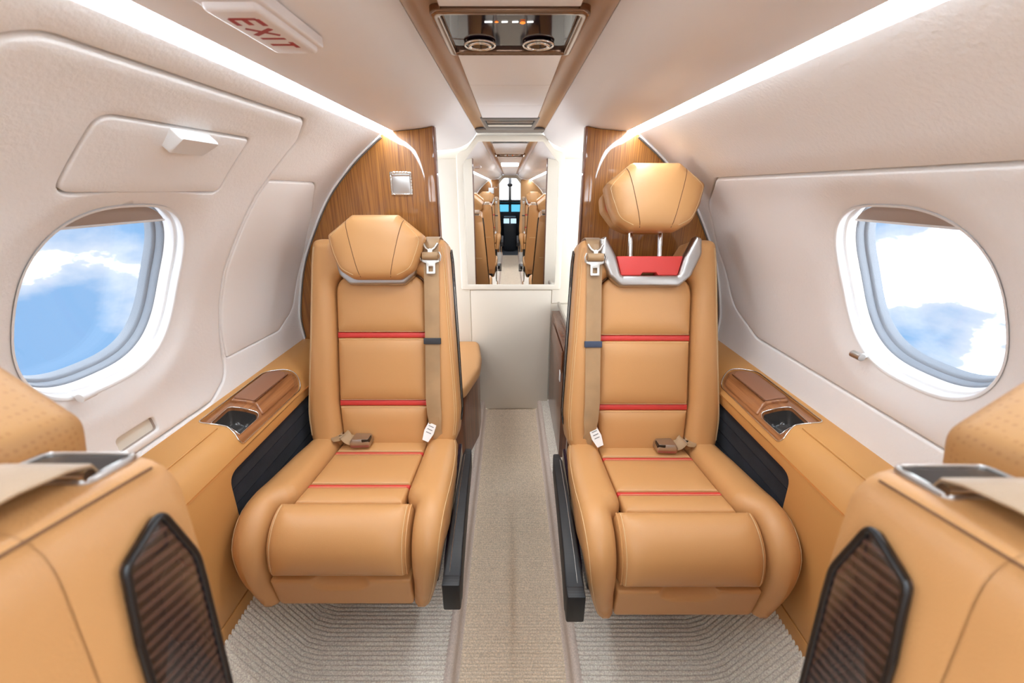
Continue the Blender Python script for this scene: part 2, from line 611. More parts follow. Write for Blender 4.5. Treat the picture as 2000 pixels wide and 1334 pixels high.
WIN_Y = [0.708, -0.22, -1.14, -2.06, -2.98]
WIN_A, WIN_B, WIN_S = 0.155, 0.181, 0.467
def window_outline(cy, grow=0.0):
    return superell(cy, WIN_S, WIN_A + grow, WIN_B + grow, 2.7, 84)
def bowl(cys, depth=0.013, width=0.055):
    outs = {c: window_outline(c) for c in cys}
    def hf(u, v):
        for c in cys:
            if abs(u - c) < WIN_A + width and abs(v - WIN_S) < WIN_B + width:
                d = _dist(np.array([[u, v]]), outs[c])[0]
                t = min(d / width, 1)
                return -depth * (1 - t * t * (3 - 2 * t))
        return 0.0
    return hf

SIDES = ((-1, 'left'), (1, 'right'))
walls = {}
# outlines in (y, s)
HATCH = rp([(0.40, 0.10, .05), (0.455, 0.046, .06), (0.985, 0.044, .03), (1.030, 0.10, .04), (1.022, 0.225, .03), (0.993, 0.46, .15),
            (1.000, 0.64, .10), (1.012, 0.765, .06), (0.93, 0.806, .05), (0.46, 0.800, .05), (0.40, 0.74, .05)], 0.02)
SMALL = rp([(1.036, 0.222, .008), (1.290, 0.224, .06), (1.375, 0.34, .08), (1.418, 0.50, .10), (1.385, 0.69, .07), (1.29, 0.735, .06), (1.026, 0.722, .008),
            (1.010, 0.63, .05), (1.007, 0.46, .1)], 0.02)
RPAN = rp([(-3.85, 0.218, .08), (1.20, 0.212, .05), (1.345, 0.30, .10), (1.395, 0.47, .10), (1.345, 0.66, .10), (1.20, 0.727, .07), (-3.85, 0.727, .08)], 0.025)
COMP = rp([(0.566, 0.127, .022), (0.868, 0.121, .012), (0.876, 0.252, .016), (0.563, 0.252, .020)], 0.01)
RECESS = rp([(0.680, 0.754, .008), (0.770, 0.754, .010), (0.772, 0.786, .008), (0.680, 0.786, .008)], 0.008)

for side, nm in SIDES:
    f = wallmap(side)
    outline = rp([(Y0, 0.0), (Y1, 0.0), (Y1, WALL.len), (Y0, WALL.len)], 0.03)
    grow = lambda o, d: [tuple(p) for p in _offset(o if _area(o) > 0 else o[::-1], -d)]
    if side < 0:
        holes = [grow(HATCH, .0035), grow(SMALL, .0035)]
        # the two openings touch: merge them into one outline by leaving a thin rib between
        holes[1] = [p for p in holes[1]]
        holes = [holes[0]] + [grow(SMALL, .0015)]
        hh = [window_outline(c) for c in WIN_Y[1:]]
        w = pad('wall_left', outline, f, 'wall', th=0.012, r=0.0, holes=holes + hh, rh=0.006, step=0.035, hf=bowl(WIN_Y[1:]), back=False)
    else:
        w = pad('wall_right', outline, f, 'wall', th=0.012, r=0.0, holes=[grow(RPAN, .004)], rh=0.006, step=0.035, back=False)
    struct(w, ('textured ivory side lining with an escape hatch panel, left of the aisle' if side < 0 else
               'textured ivory side lining with one long window panel, right of the aisle'), 'wall')
    walls[side] = w

# left: hatch panel, small service panel; right: long window panel
hatch = pad('panel', HATCH, wallmap(-1), 'wall', th=0.012, r=0.006, holes=[window_outline(WIN_Y[0]), [tuple(p) for p in _offset(COMP if _area(COMP) > 0 else COMP[::-1], -.003)], RECESS],
            rh=0.004, step=0.014, hf=bowl(WIN_Y[:1]), back=False, parent=walls[-1])
hatch['label'] = 'escape hatch panel around the left window'
door = pad('door', COMP, wallmap(-1), 'wall', th=0.010, r=0.004, step=0.02, lift=0.0005, parent=hatch)
door['label'] = 'stowage flap with a moulded pull'
small = pad('panel', SMALL, wallmap(-1), 'wall_smooth', th=0.012, r=0.005, step=0.03, parent=walls[-1])
small['label'] = 'smooth ivory service panel beside the hatch'
rp_ = pad('panel', RPAN, wallmap(1), 'wall', th=0.012, r=0.006, holes=[window_outline(c) for c in WIN_Y], rh=0.004, step=0.022, hf=bowl(WIN_Y), back=False, parent=walls[1])
rp_['label'] = 'long window panel'
# backing sheets behind the joints, with the window openings cut out
for side in (-1, 1):
    o = rp([(Y0, 0.01), (Y1, 0.01), (Y1, WALL.len), (Y0, WALL.len)], 0.05)
    pad('backing_sheet', o, wallmap(side), 'ivory', th=0, r=0, holes=[window_outline(c, .012) for c in WIN_Y], rh=0, step=0.06, lift=-0.0115 if side > 0 else -0.0118, back=False, parent=walls[side])
# recess cup of the hatch
pad('finger_recess', RECESS, wallmap(-1), 'shade', th=0, r=0.004, bulge=-0.030, brange=0.010, step=0.004, lift=-0.002, back=False, parent=hatch)
# flap latch: a wedge-shaped pull
lf = wallmap(-1)
def wedge(y0, y1, s0, s1, h0, h1, inset=0.006):
    R = []
    for (h, i) in ((-0.002, 0), (h0 * .8, 0), (h0, inset * .4)):
        R.append([lf(y, s, h if s < (s0 + s1) / 2 else (h if h < 0 else h * h1 / h0)) for y, s in rp([(y0 + i, s0 + i * .3, .003), (y1 - i, s0 + i * .3, .003), (y1 - i - .006, s1 - i, .006), (y0 + i + .006, s1 - i, .006)], 1, 4)])
    return R
loft('latch', wedge(0.676, 0.762, 0.126, 0.162, 0.020, 0.014), 'white', door)

# ------------------------------------------------------------------ windows
def make_window(idx, side, cy, full):
    f = wallmap(side)
    c = f(cy, WIN_S, 0)
    root = bpy.data.objects.new('window_%d' % idx, None); scn.collection.objects.link(root)
    root.location = c
    struct(root)
    root['label'] = ('oval cabin window with blue sky below a cloud, in the left hatch' if side < 0 else 'oval cabin window almost filled by white cloud, right side') if full else \
        'oval cabin window farther forward on the %s side, seen in the mirror' % ('left' if side < 0 else 'right')
    root['category'] = 'window'
    g = shift(f, c)
    def flat(u, v, h):   # outboard along x, no more curvature
        p, n = WALL.pn(v); n0 = WALL.pn(WIN_S)[1]
        return (side * (p[0] - p[0] * 0 + n0[0] * h) - c[0], u - c[1], p[1] + n0[1] * h - c[2])
    def band(name, steps, material):
        rings = []
        for gr, h in steps:
            rings.append([flat(u, v, h) for u, v in window_outline(cy, gr)])
        return loft(name, rings, material, root, cap=False)
    band('frame', [(.003, -.0115), (-.001, -.0120), (-.002, -.0135), (-.002, -.024), (.001, -.0245)], 'white')
    if full:
        band('reveal', [(.002, -.0235), (.001, -.029), (-.003, -.030), (-.004, -.032), (-.004, -.050), (-.001, -.051)], 'white')
        band('seal', [(.004, -.0495), (-.005, -.050), (-.007, -.053), (-.007, -.064), (-.011, -.066), (-.012, -.070), (-.012, -.082), (-.002, -.083)], 'seal')
    else:
        band('seal', [(.002, -.028), (-.010, -.031), (-.018, -.07), (-.018, -.083), (-.01, -.083)], 'seal')
    o = window_outline(cy, -.006)
    pane = pad('pane', o, flat, 'pane', th=0.004, r=0, step=.05, lift=-.079, parent=root)
    # pulled-up shade at the head of the opening
    sh = [(u, v) for u, v in window_outline(cy, -.010)]
    vtop = WIN_S - WIN_B + (0.046 if full else 0.026)
    sh2 = []
    for u, v in sh:
        sh2.append((u, min(v, vtop)))
    clean = []
    for p in sh2:
        if not clean or (abs(p[0] - clean[-1][0]) + abs(p[1] - clean[-1][1])) > 1e-4: clean.append(p)
    # keep only the top cap outline
    cap = [p for p in clean if p[1] < vtop - 1e-6]
    cap = sorted(cap, key=lambda p: p[0])
    poly = cap + [(cap[-1][0], vtop), (cap[0][0], vtop)]
    pad('shade', rp([(p[0], p[1]) for p in poly], 0.01), flat, 'shade', th=0.004, r=0.001, step=.02, lift=-.036, parent=root)
    tube('shade_rail', [flat(u, vtop, -.036) for u in np.linspace(cap[0][0], cap[-1][0], 8)], .0022, 'white', root)
    if full:
        u0 = cy - .070 if side < 0 else cy + .098
        s0 = WIN_S + WIN_B - (.022 if side < 0 else .028)
        k = tube('shade_knob', [flat(u0 - .0125, s0, .007), flat(u0 - .012, s0, .007), flat(u0 + .012, s0, .007), flat(u0 + .0125, s0, .007)], .0078, 'steel' if side > 0 else 'white', root, seg=16)
        k['label'] = 'small shade lever'
        tube('lever', [flat(u0, s0 + .012, -.022), flat(u0, s0 + .003, .004)], .0055, 'white', k, seg=10)
    return root
n = 1
for side in (-1, 1):
    for i, cy in enumerate(WIN_Y):
        make_window(n, side, cy, i == 0); n += 1

# ------------------------------------------------------------------ ceiling, light strips
def extrude(name, prof2, ys, material, parent=None, closed=False, angle=50):
    V = [(x, y, z) for y in ys for x, z in prof2]; n = len(prof2); F = []
    for j in range(len(ys) - 1):
        for i in range(n - 1 + (1 if closed else 0)):
            F.append((j * n + i, j * n + (i + 1) % n, (j + 1) * n + (i + 1) % n, (j + 1) * n + i))
    return mk(name, V, F, material, parent, angle=angle)

ceil_curve = Curve2(CEIL, sgn=1)
cp = [tuple(p) for p in ceil_curve.S[::4]] + [CEIL[-1]]
full = [(-x, z) for x, z in cp] + [(-.1565, .268), (.1565, .268)] + [(x, z) for x, z in cp[::-1]]
ceiling = struct(extrude('ceiling', full, [Y0, -2, 0, Y1, YB], 'ceiling'), 'curved mauve-beige ceiling panels on both sides of the centre channel', 'ceiling')
for side, nm in SIDES:
    # shadowed slot and diffuser between ceiling edge and wall lining
    t = thing('light_strip', 'long white light strip along the %s wall top' % nm, 'light', (side * .392, 0, .18), group=None)
    prof2 = [(.372, .173), (.3728, .196), (.414, .196), (.408, .165)]
    h = extrude('housing', [(side * (x - .392), z - .18) for x, z in prof2], [Y0, YB], 'white', t)
    d = extrude('diffuser', [(side * (x - .392), z - .18) for x, z in [(.3735, .1865), (.385, .1810), (.398, .1745), (.4095, .1685)]], [Y0, -2, 0, Y1, Y1 + .06], 'strip', t)

# bronze channels and the centre panels
for side in (-1, 1):
    x0, x1 = .1035, .1570
    pr = [(x1, .2525), (x1 - .004, .2575), (.140, .262), (.120, .262), (x0 + .003, .2565), (x0, .2495), (x0 - .001, .2560)]
    c = extrude('channel', [(side * x, z) for x, z in pr], [Y0, 0, YB - .02], 'brown', ceiling)
    c['label'] = 'bronze-brown trough beside the centre panels'
def flatmap(z):            # faces down
    return lambda u, v, h: (u, v, z - h)
segs = [(.939, 1.198), (1.200, 1.466), (1.468, 1.702)] + [(-.10 + .001, .724)] + [(-3.85 + i * .62, -3.85 + (i + 1) * .62 - .002) for i in range(6)]
for a, b in segs:
    pad('panel', rp([(-.1035, a, .003), (.1035, a, .003), (.1035, b, .003), (-.1035, b, .003)], .05), flatmap(.2495), 'ivory' if 0 else 'ceiling', th=.008, r=.0015, step=.08, parent=ceiling)

# overhead console with two reading-light rings and seat-belt symbols
con = thing('overhead_console', 'dark glossy overhead console with two chrome rings and lit symbols', 'console', (0, .832, .25))
cf = lambda u, v, h: (u, v - .832 + 0.0, -h)
CO = rp([(-.122, .729, .018), (.122, .729, .018), (.116, .936, .012), (-.116, .936, .012)], .012)
CI = rp([(-.106, .741, .012), (.106, .741, .012), (.103, .928, .006), (-.103, .928, .006)], .012)
pad('bezel', CO, cf, 'gloss_black' if 0 else mat('bronze_bezel', (.26, .17, .12), .18, .9), th=.012, r=.004, holes=[CI], rh=.004, step=.03, lift=.006, parent=con)
pad('fascia', CI, cf, 'gloss_black', th=.006, r=.0, step=.03, lift=-.002, parent=con)
for cx in (-.055, .052):
    cc = (cx, .888 - .832, -.001)
    g = tube('light_ring', ringpts((cx, cc[1], -.0015), .0275), .0022, 'chrome', con, closed=True)
    tube('inner_ring', ringpts((cx, cc[1], -.003), .0185), .0030, 'chrome', g, closed=True)
    loft('lens', [ringpts((cx, cc[1], -.0005), .024), ringpts((cx, cc[1], -.0015), .024)], 'dark_glass', g)
    loft('lens_centre', [ringpts((cx, cc[1], -.001), .015), ringpts((cx, cc[1], -.004), .013)], 'gloss_black', g)
for cx in (-.055, .052):  # spot lamps added at the rings to lift the overall brightness
    ld_ = bpy.data.lights.new('ring_spot', 'SPOT'); ld_.energy = RING_SPOT_POWER; ld_.color = (1.0, .96, .90)
    ld_.spot_size = math.radians(125); ld_.spot_blend = 1.0; ld_.shadow_soft_size = .02
    lo_ = bpy.data.objects.new('ring_spot', ld_); scn.collection.objects.link(lo_); lo_.parent = con
    lo_.location = (cx, .888 - .832, -.012)
yy = .788 - .832
for x0, dx, m_ in ((-.0345, .0125, 'lit_white'), (-.0085, .010, 'lit_white'), (.0085, .010, 'lit_white'), (.0325, .010, 'lit_white')):
    # small buckle-like and bar-like marks
    mk_ = pad('symbol', rp([(x0 - dx / 2, yy + .832 - .0022, .001), (x0 + dx / 2, yy + .832 - .0032, .001), (x0 + dx / 2, yy + .832 + .0012, .001), (x0 - dx / 2, yy + .832 + .0022, .001)], .004), cf, m_, th=.0006, r=0, step=.01, lift=-.0010, parent=con)
for x0 in (-.0215, .0205):
    if x0 < 0:
        pad('symbol', rp([(x0 - .003, yy + .832, 0), (x0, yy + .832 - .0028, 0), (x0 + .003, yy + .832, 0), (x0, yy + .832 + .0028, 0)], .004), cf, 'lit_orange', th=.0006, r=0, step=.01, lift=-.0010, parent=con)
    else:
        g = tube('symbol', ringpts((x0, yy, -.0006 + .001), .0038, n=16), .0006, 'lit_orange', con, closed=True)
        tube('slash', [(x0 - .0026, yy + .0026, .0004), (x0 + .0026, yy - .0026, .0004)], .0005, 'lit_orange', g)

# fill light added to brighten the cabin, just forward of the console
dl = thing('fill_light', 'added long shallow dome light in the ceiling channel, reflected in the mirror', 'light', (0, -.45, .25))
df = lambda u, v, h: (u, v + .45, -h)
DO = rp([(-.098, -.78, .02), (.098, -.78, .02), (.098, -.12, .02), (-.098, -.12, .02)], .03)
DI = rp([(-.090, -.772, .016), (.090, -.772, .016), (.090, -.128, .016), (-.090, -.128, .016)], .03)
pad('frame', DO, df, 'chrome', th=.004, r=.002, holes=[DI], rh=.001, step=.05, lift=.005, parent=dl)
pad('diffuser', DI, df, 'fill', th=.003, r=.002, step=.06, lift=.0035, parent=dl)

# vent grille at the aft end of the channel
vg = thing('ceiling_vent', 'dark slotted vent grille at the aft end of the ceiling channel', 'vent', (0, 1.86, .25))
vf = lambda u, v, h: (u, v - 1.86, -h)
pad('frame', rp([(-.112, 1.706, .01), (.112, 1.706, .01), (.106, 2.02, .01), (-.106, 2.02, .01)], .02), vf, 'grey', th=.006, r=.003, holes=[rp([(-.098, 1.75, .004), (.098, 1.75, .004), (.092, 1.93, .004), (-.092, 1.93, .004)], .02)], rh=.002, step=.04, lift=.003, parent=vg)
pad('backing', rp([(-.10, 1.748), (.10, 1.748), (.094, 1.932), (-.094, 1.932)], .03), vf, 'black', th=.004, r=0, step=.05, lift=-.004, parent=vg)
for i, (a, b, m_) in enumerate([(1.764, 1.80, 'dark_glass'), (1.812, 1.835, 'steel'), (1.852, 1.868, 'dark_glass'), (1.884, 1.915, 'ivory')]):
    pad('slat', rp([(-.092, a, .004), (.092, a, .004), (.090, b, .004), (-.090, b, .004)], .02), vf, m_, th=.004, r=.0012, step=.05, lift=.0005 + i * .0006, parent=vg)
pad('end_plate', rp([(-.157, 2.03, .004), (.157, 2.03, .004), (.157, 2.14, .004), (-.157, 2.14, .004)], .03), flatmap(.2495), mat('taupe_plate', (.20, .165, .135), .5), th=.006, r=.002, step=.05, parent=ceiling)

# EXIT sign on the left ceiling panel
ex = thing('exit_sign', 'white moulded sign with red letters EXIT on the left ceiling', 'sign', (-.279, .560, .1775))
ef = lambda u, v, h: (u, v, -h)
pad('base', rp([(-.034, -.074, .006), (.034, -.074, .006), (.034, .078, .006), (-.034, .078, .006)], .02), ef, 'sign', th=.012, r=.003, step=.03, lift=.004, parent=ex)
pad('face', rp([(-.028, -.068, .006), (.028, -.068, .006), (.028, .072, .006), (-.028, .072, .006)], .02), ef, 'sign', th=.008, r=.005, step=.02, lift=.011, parent=ex)
def stroke(pts, w=.0052):
    """bar letter stroke in sign coordinates: p along the text (+y), q letter height (+x)"""
    P = [Vector(p) for p in pts]; o = []
    d = (P[-1] - P[0]).normalized(); n_ = Vector((-d.y, d.x)) * w / 2
    return [P[0] - n_, P[-1] - n_, P[-1] + n_, P[0] + n_]
LET = {'E': [((0, 0), (0, 1)), ((0, 0), (.62, 0)), ((0, .5), (.55, .5)), ((0, 1), (.62, 1))], 'X': [((0, 0), (.72, 1)), ((.72, 0), (0, 1))],
       'I': [((.05, 0), (.05, 1))], 'T': [((0, 1), (.72, 1)), ((.36, 0), (.36, 1))]}
hh_, pos = .028, -.046
for ch, adv in (('E', .027), ('X', .030), ('I', .013), ('T', .02)):
    V, F = [], []
    for si, (a, b) in enumerate(LET[ch]):
        q = stroke([(pos + a[0] * hh_ , (a[1] - .5) * hh_), (pos + b[0] * hh_, (b[1] - .5) * hh_)], .0056)
        b0 = len(V)
        zz = -.0112 - .00012 * si
        V += [(p.y, p.x, zz) for p in q] + [(p.y, p.x, zz + .0012) for p in q]
        F += [(b0, b0 + 1, b0 + 2, b0 + 3), (b0 + 7, b0 + 6, b0 + 5, b0 + 4)] + [(b0 + i, b0 + 4 + i, b0 + 4 + (i + 1) % 4, b0 + (i + 1) % 4) for i in range(4)]
    lo = mk('letter', V, F, 'letter', ex, smooth=False); lo['label'] = 'red letter ' + ch
    fix_normals(lo)
    pos += adv

# ------------------------------------------------------------------ lavatory wall with the mirror
def xz(y):        # faces the camera (towards -y)
    return lambda u, v, h: (u, y - h, v)
def section_outline(inner=None, pad_=0.0):
    top = [(x, z) for x, z in cp]
    w = [tuple(WALL.at(s)) for s in np.linspace(0, WALL.len, 30)]
    return top, w
top_, w_ = section_outline()
aft = [(-x, z) for x, z in (top_[::-1])] + [(-x, z) for x, z in w_] + [(-.78, ZS), (-.78, ZA - .02), (.78, ZA - .02), (.78, ZS)] + [(x, z) for x, z in w_[::-1]] + [(x, z) for x, z in top_]
wb = struct(pad('wall_aft', rp(aft, .05), xz(YB + .010), 'ivory', th=.02, r=0, step=.12), 'ivory lavatory wall at the aft end of the aisle', 'wall')
pl = pad('panel', rp([(-.214, ZA + .010, .03), (.225, ZA + .010, .03), (.225, -.512, .002), (-.214, -.512, .002)], .05), xz(YB), 'ivory', th=.010, r=.002, step=.08, parent=wb)
pl['label'] = 'plain lower door panel below the mirror'
pad('panel', rp([(-.40, -.95, .002), (-.217, -.95, .002), (-.217, .14, .002), (-.40, .14, .002)], .05), xz(YB + .002), 'ivory', th=.008, r=.002, step=.08, parent=wb)
pad('panel', rp([(.228, -.585, .002), (.40, -.585, .002), (.40, .14, .002), (.228, .14, .002)], .05), xz(YB + .002), 'ivory', th=.008, r=.002, step=.08, parent=wb)
mr = thing('wall_mirror', 'tall wall mirror with clipped top corners on the aft ivory wall', 'mirror', (0, YB, -.15))
mf = lambda dy, tilt=0.0: (lambda u, v, h: (u, -h + dy + (v + .15) * math.tan(tilt), v + .15))
MO = rp([(-.262, -.508, .012), (.272, -.508, .012), (.266, .165, .03), (.215, .180, .03), (.165, .243, .02), (-.160, .243, .02), (-.210, .180, .03), (-.262, .165, .03)], .02)
MI = rp([(-.226, -.478, .006), (.240, -.478, .006), (.236, .118, .035), (.158, .214, .010), (-.150, .214, .010), (-.228, .118, .035)], .012)
pad('frame', MO, mf(-.002), 'ivory', th=.016, r=.006, holes=[MI], rh=.004, step=.03, lift=.006, parent=mr)
MI2 = [tuple(p) for p in _offset(MI if _area(MI) > 0 else MI[::-1], -.004)]
pad('mirror_glass', MI2, mf(-.004, MIR_TILT if 'MIR_TILT' in globals() else 0.0), 'mirror', th=.003, r=0, step=.2, lift=.001, parent=mr)

# ------------------------------------------------------------------ wooden partitions
for side, nm in SIDES:
    off = (side * .5, Y1, ZS)
    inner = .243
    top = [(x, z) for x, z in cp if x > inner - .002]
    prof2 = [(inner, ZS + .002)] + [(inner, top[-1][1] - .002)] + [(x, z - .001) for x, z in top[::-1]] + [(x - .001, z - .001) for x, z in w_] + [(.765, -.60), (.672, -1.0), (.56, ZS + .002)]
    o = rp([(side * x, z) for x, z in prof2], .04)
    t = thing('wood_partition', 'glossy walnut half partition behind the %s seat' % nm, 'partition', off)
    pad('panel', o, shift(xz(Y1), off), 'wood', th=.030, r=.002, step=.08, parent=t)
    # polished inboard edge with its bead
    ed = [(side * (inner - .001), y) for y in ()]
    pad('rear_lining', o, shift(xz(Y1 + .033), off), 'ivory', th=.003, r=0, step=.1, parent=t)
    tube('edge_bead', [(side * (inner - .002) - off[0], -.003, z - off[2]) for z in np.linspace(ZS + .01, .185, 12)], .0035, 'wood_dark', t)
    loft('edge_cap', [[(side * (inner - .004) - off[0], .002, z - off[2]), (side * inner - off[0], -.001, z - off[2]), (side * inner - off[0], .032, z - off[2]), (side * (inner - .004) - off[0], .030, z - off[2])] for z in (ZS + .004, -.6, .186)], 'wood_dark', t)
    # bright and dark trim lines where the partition meets the lining
    tr = []
    for s in np.linspace(.006, WALL.len - .004, 40):
        p, nrm = WALL.pn(s); tr.append((side * (p[0] + nrm[0] * .003) - off[0], -.004, p[1] + nrm[1] * .003 - off[2]))
    k = tube('trim_bead', tr, .0035, 'white', t)
    tr2 = []
    for s in np.linspace(.006, WALL.len - .004, 40):
        p, nrm = WALL.pn(s); tr2.append((side * (p[0] + nrm[0] * .0085) - off[0], -.002, p[1] + nrm[1] * .0085 - off[2]))
    tube('trim_bead', tr2, .0018, 'grey', t)

# square chrome-framed plate on the left partition
pt = thing('steel_wall_plate', 'small square polished steel plate on the left walnut partition', 'plate', (-.3575, Y1, .018))
pf = lambda u, v, h: (u, -h, v)
pad('frame', rp([(-.036, -.037, .005), (.036, -.037, .005), (.036, .037, .005), (-.036, .037, .005)], .01), pf, 'chrome', th=.004, r=.002, holes=[rp([(-.030, -.031, .003), (.030, -.031, .003), (.030, .031, .003), (-.030, .031, .003)], .01)], rh=.001, step=.02, lift=.004, parent=pt)
pad('flap', rp([(-.0295, -.0305, .002), (.0295, -.0305, .002), (.0295, .022, .002), (-.0295, .022, .002)], .01), pf, 'steel', th=.002, r=.001, step=.02, lift=.002, parent=pt)
pad('lip', rp([(-.0295, .0225, .002), (.0295, .0225, .002), (.0295, .0305, .002), (-.0295, .0305, .002)], .01), pf, 'chrome', th=.004, r=.002, step=.02, lift=.0035, parent=pt)

# ------------------------------------------------------------------ floors
def ribbed(y0, y1, period, amp):
    ys, hs = [], []
    y = y0
    tpl = [(0, -1), (.18, .35), (.34, .9), (.5, 1), (.66, .9), (.82, .35)]
    k = 0
    rnd = random.Random(3)
    while y < y1:
        for a, b in tpl:
            ys.append(y + a * period); hs.append(amp * b + rnd.uniform(-.12, .12) * amp)
        y += period
    return ys, hs
def ribbed_floor(name, xs_z, y0, y1, period, amp, material, parent=None):
    ys, hs = ribbed(y0, y1, period, amp)
    n = len(xs_z); V = []; F = []
    # normals of the section
    N = []
    for i in range(n):
        a = Vector(xs_z[max(i - 1, 0)]); b = Vector(xs_z[min(i + 1, n - 1)]); d = (b - a).normalized()
        nn = Vector((-d.y, d.x)); nn = nn if nn.y > 0 else -nn
        N.append(nn)
    for y, h in zip(ys, hs):
        for (x, z), nn in zip(xs_z, N):
            V.append((x + nn.x * h, y, z + nn.y * h))
    for j in range(len(ys) - 1):
        for i in range(n - 1):
            F.append((j * n + i, j * n + i + 1, (j + 1) * n + i + 1, (j + 1) * n + i))
    o = mk(name, V, F, material, parent, angle=80)
    return o
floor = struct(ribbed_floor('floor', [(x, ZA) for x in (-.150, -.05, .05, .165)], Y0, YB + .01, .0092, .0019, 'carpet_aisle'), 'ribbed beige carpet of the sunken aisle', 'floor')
for side, nm in SIDES:
    xi = .150 if side < 0 else .165
    sec = [(xi + .022, ZS), (.30, ZS), (.42, ZS), (.52, ZS + .001), (.560, ZS + .018), (.61, ZS + .095), (.670, -.992)]
    sec = [(side * x, z) for x, z in (sec if side > 0 else sec)]
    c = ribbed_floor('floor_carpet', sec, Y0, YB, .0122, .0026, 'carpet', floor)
    c['label'] = 'ribbed carpet of the raised %s seat floor' % nm
    if side < 0: fix_normals(c)
    e = [(xi + .026, ZS - .002), (xi + .020, ZS + .0035), (xi + .010, ZS + .003), (xi + .003, ZS - .003), (xi, ZS - .012), (xi - .001, ZS - .035), (xi - .004, ZA + .006), (xi - .012, ZA + .001)]
    q = extrude('carpet_edge', [(side * x, z) for x, z in e], [Y0 + i * .05 for i in range(int((YB - Y0) / .05) + 1)], 'carpet_edge', floor)

# ------------------------------------------------------------------ side ledges
TRAY = {-1: rp([(0.846, 0.020, .012), (1.135, 0.018, .045), (1.183, 0.080, .05), (1.128, 0.143, .035), (0.838, 0.143, .010), (0.834, 0.128, .010), (0.852, 0.088, .02), (0.846, 0.050, .02)], .012)}
TRAY[1] = rp([(0.846, 0.016, .012), (1.135, 0.012, .045), (1.186, 0.070, .05), (1.128, 0.134, .035), (0.838, 0.137, .010), (0.832, 0.122, .010), (0.854, 0.082, .02), (0.848, 0.046, .02)], .012)
CUP = rp([(0.853, 0.044, .010), (0.934, 0.038, .012), (0.946, 0.112, .014), (0.928, 0.122, .010), (0.852, 0.122, .006), (0.857, 0.088, .01)], .008)
for side, nm in SIDES:
    f = ledgemap(side)
    off = (side * .70, .3, -.6)
    g = shift(f, off)
    t = thing('side_ledge', 'tan leather ledge with cup holder along the %s wall' % nm, 'ledge', off)
    tray = TRAY[side]
    pad('top', rp([(Y0, 0), (Y1, 0), (Y1, LEDGE.len), (Y0, LEDGE.len)], .03), g, 'leather_ledge', th=.006, r=.0, holes=[tray], rh=.0015, step=.03, back=False, parent=t)
    # a soft welt line that runs to the tray
    tube('welt', [g(y, .072, .0008) for y in np.linspace(-1.0, .836, 12)], .0022, 'leather_ledge', t)
    # recessed tray, chrome rim, sliding lid and cup well
    tr = pad('cup_tray', tray, g, 'wood_lid', th=.012, r=.001, holes=[CUP], rh=.002, step=.02, lift=-.005, parent=t)
    tube('rim', [g(u, v, .001) for u, v in tray], .0018, 'chrome', tr, closed=True)
    pad('well', [tuple(p) for p in _offset(CUP if _area(CUP) > 0 else CUP[::-1], -.001)], g, 'dark_glass', th=0, r=.003, bulge=-.045, brange=.012, step=.006, lift=-.006, back=False, parent=tr)
    tube('rim', [g(u, v, -.0042) for u, v in CUP], .0013, 'chrome', tr, closed=True)
    LID = rp([(0.955, 0.028, .008), (1.120, 0.026, .04), (1.165, 0.075, .035), (1.120, 0.126, .03), (0.945, 0.124, .006), (0.952, 0.108, .01), (0.964, 0.084, .01)], .01)
    ld = pad('lid', LID, g, 'wood_lid', th=.010, r=.004, step=.010, lift=.004, parent=tr,
             hf=lambda u, v: .003 * (1 - min(abs(v - .092) / .010, 1) ** 2) - .004 * max(0, (v - .095) / .03))
    LP = rp([(0.962, 0.031, .008), (1.118, 0.030, .04), (1.148, 0.062, .03), (1.130, 0.084, .02), (0.968, 0.082, .008)], .01)
    lp_ = pad('lid_pad', LP, g, 'satin_brown', th=.004, r=.002, step=.02, lift=.0085, parent=ld if False else tr)
    tube('ridge', [g(y, .086, .0088) for y in np.linspace(.966, 1.135, 8)], .0018, 'wood_dark', lp_ if False else tr)
    # joint below the roll, lower lining with a suede pocket
    lf2 = shift(lowmap(side), off)
    SU = rp([(0.775, 0.030, .03), (1.395, 0.030, .03), (1.395, 0.205, .01), (0.775, 0.205, .02)], .02)
    pad('lower_panel', rp([(Y0, 0.002), (Y1 - .002, 0.002), (Y1 - .002, .355), (Y0, .355)], .04), lf2, 'leather_ledge', th=.014, r=.003, holes=[SU], rh=.004, step=.06, back=False, parent=t)
    pad('kick_panel', rp([(Y0, 0.359), (Y1 - .002, 0.359), (Y1 - .002, .425), (Y0, .425)], .04), lf2, 'leather_ledge', th=.014, r=.002, step=.06, back=False, parent=t)
    pad('joint', rp([(Y0, -.01), (Y1, -.01), (Y1, .42), (Y0, .42)], .2), lf2, 'seam', th=0, r=0, step=.2, lift=-.013, back=False, parent=t, holes=[rp([(0.78, .035), (1.39, .035), (1.39, .2), (.78, .2)], .05)], rh=0)
    for a, b in ((.028, .074), (.0745, .118), (.1185, .162), (.1625, .208)):
        pad('slat', rp([(0.772, a, .002), (1.398, a, .002), (1.398, b, .002), (0.772, b, .002)], .03), lf2, 'suede', th=.006, r=.002, step=.03, lift=-.006, parent=t)
    pad('coat_hook', rp([(0.585, .235, .003), (0.595, .235, .003), (0.600, .30, .002), (0.590, .30, .003)], .01), lf2, 'leather_ledge', th=.003, r=.001, step=.02, lift=.004, parent=t)

# ------------------------------------------------------------------ seats
PC = [(.030, .425), (-.060, .433), (-.230, .452), (-.305, .462), (-.352, .452), (-.386, .418), (-.398, .368), (-.394, .305), (-.384, .232)]
CUSH = Curve2(PC, sgn=1)
_p, _n = CUSH.pn(.1)
if _n[1] < 0: CUSH.sgn = -1
CL = CUSH.len

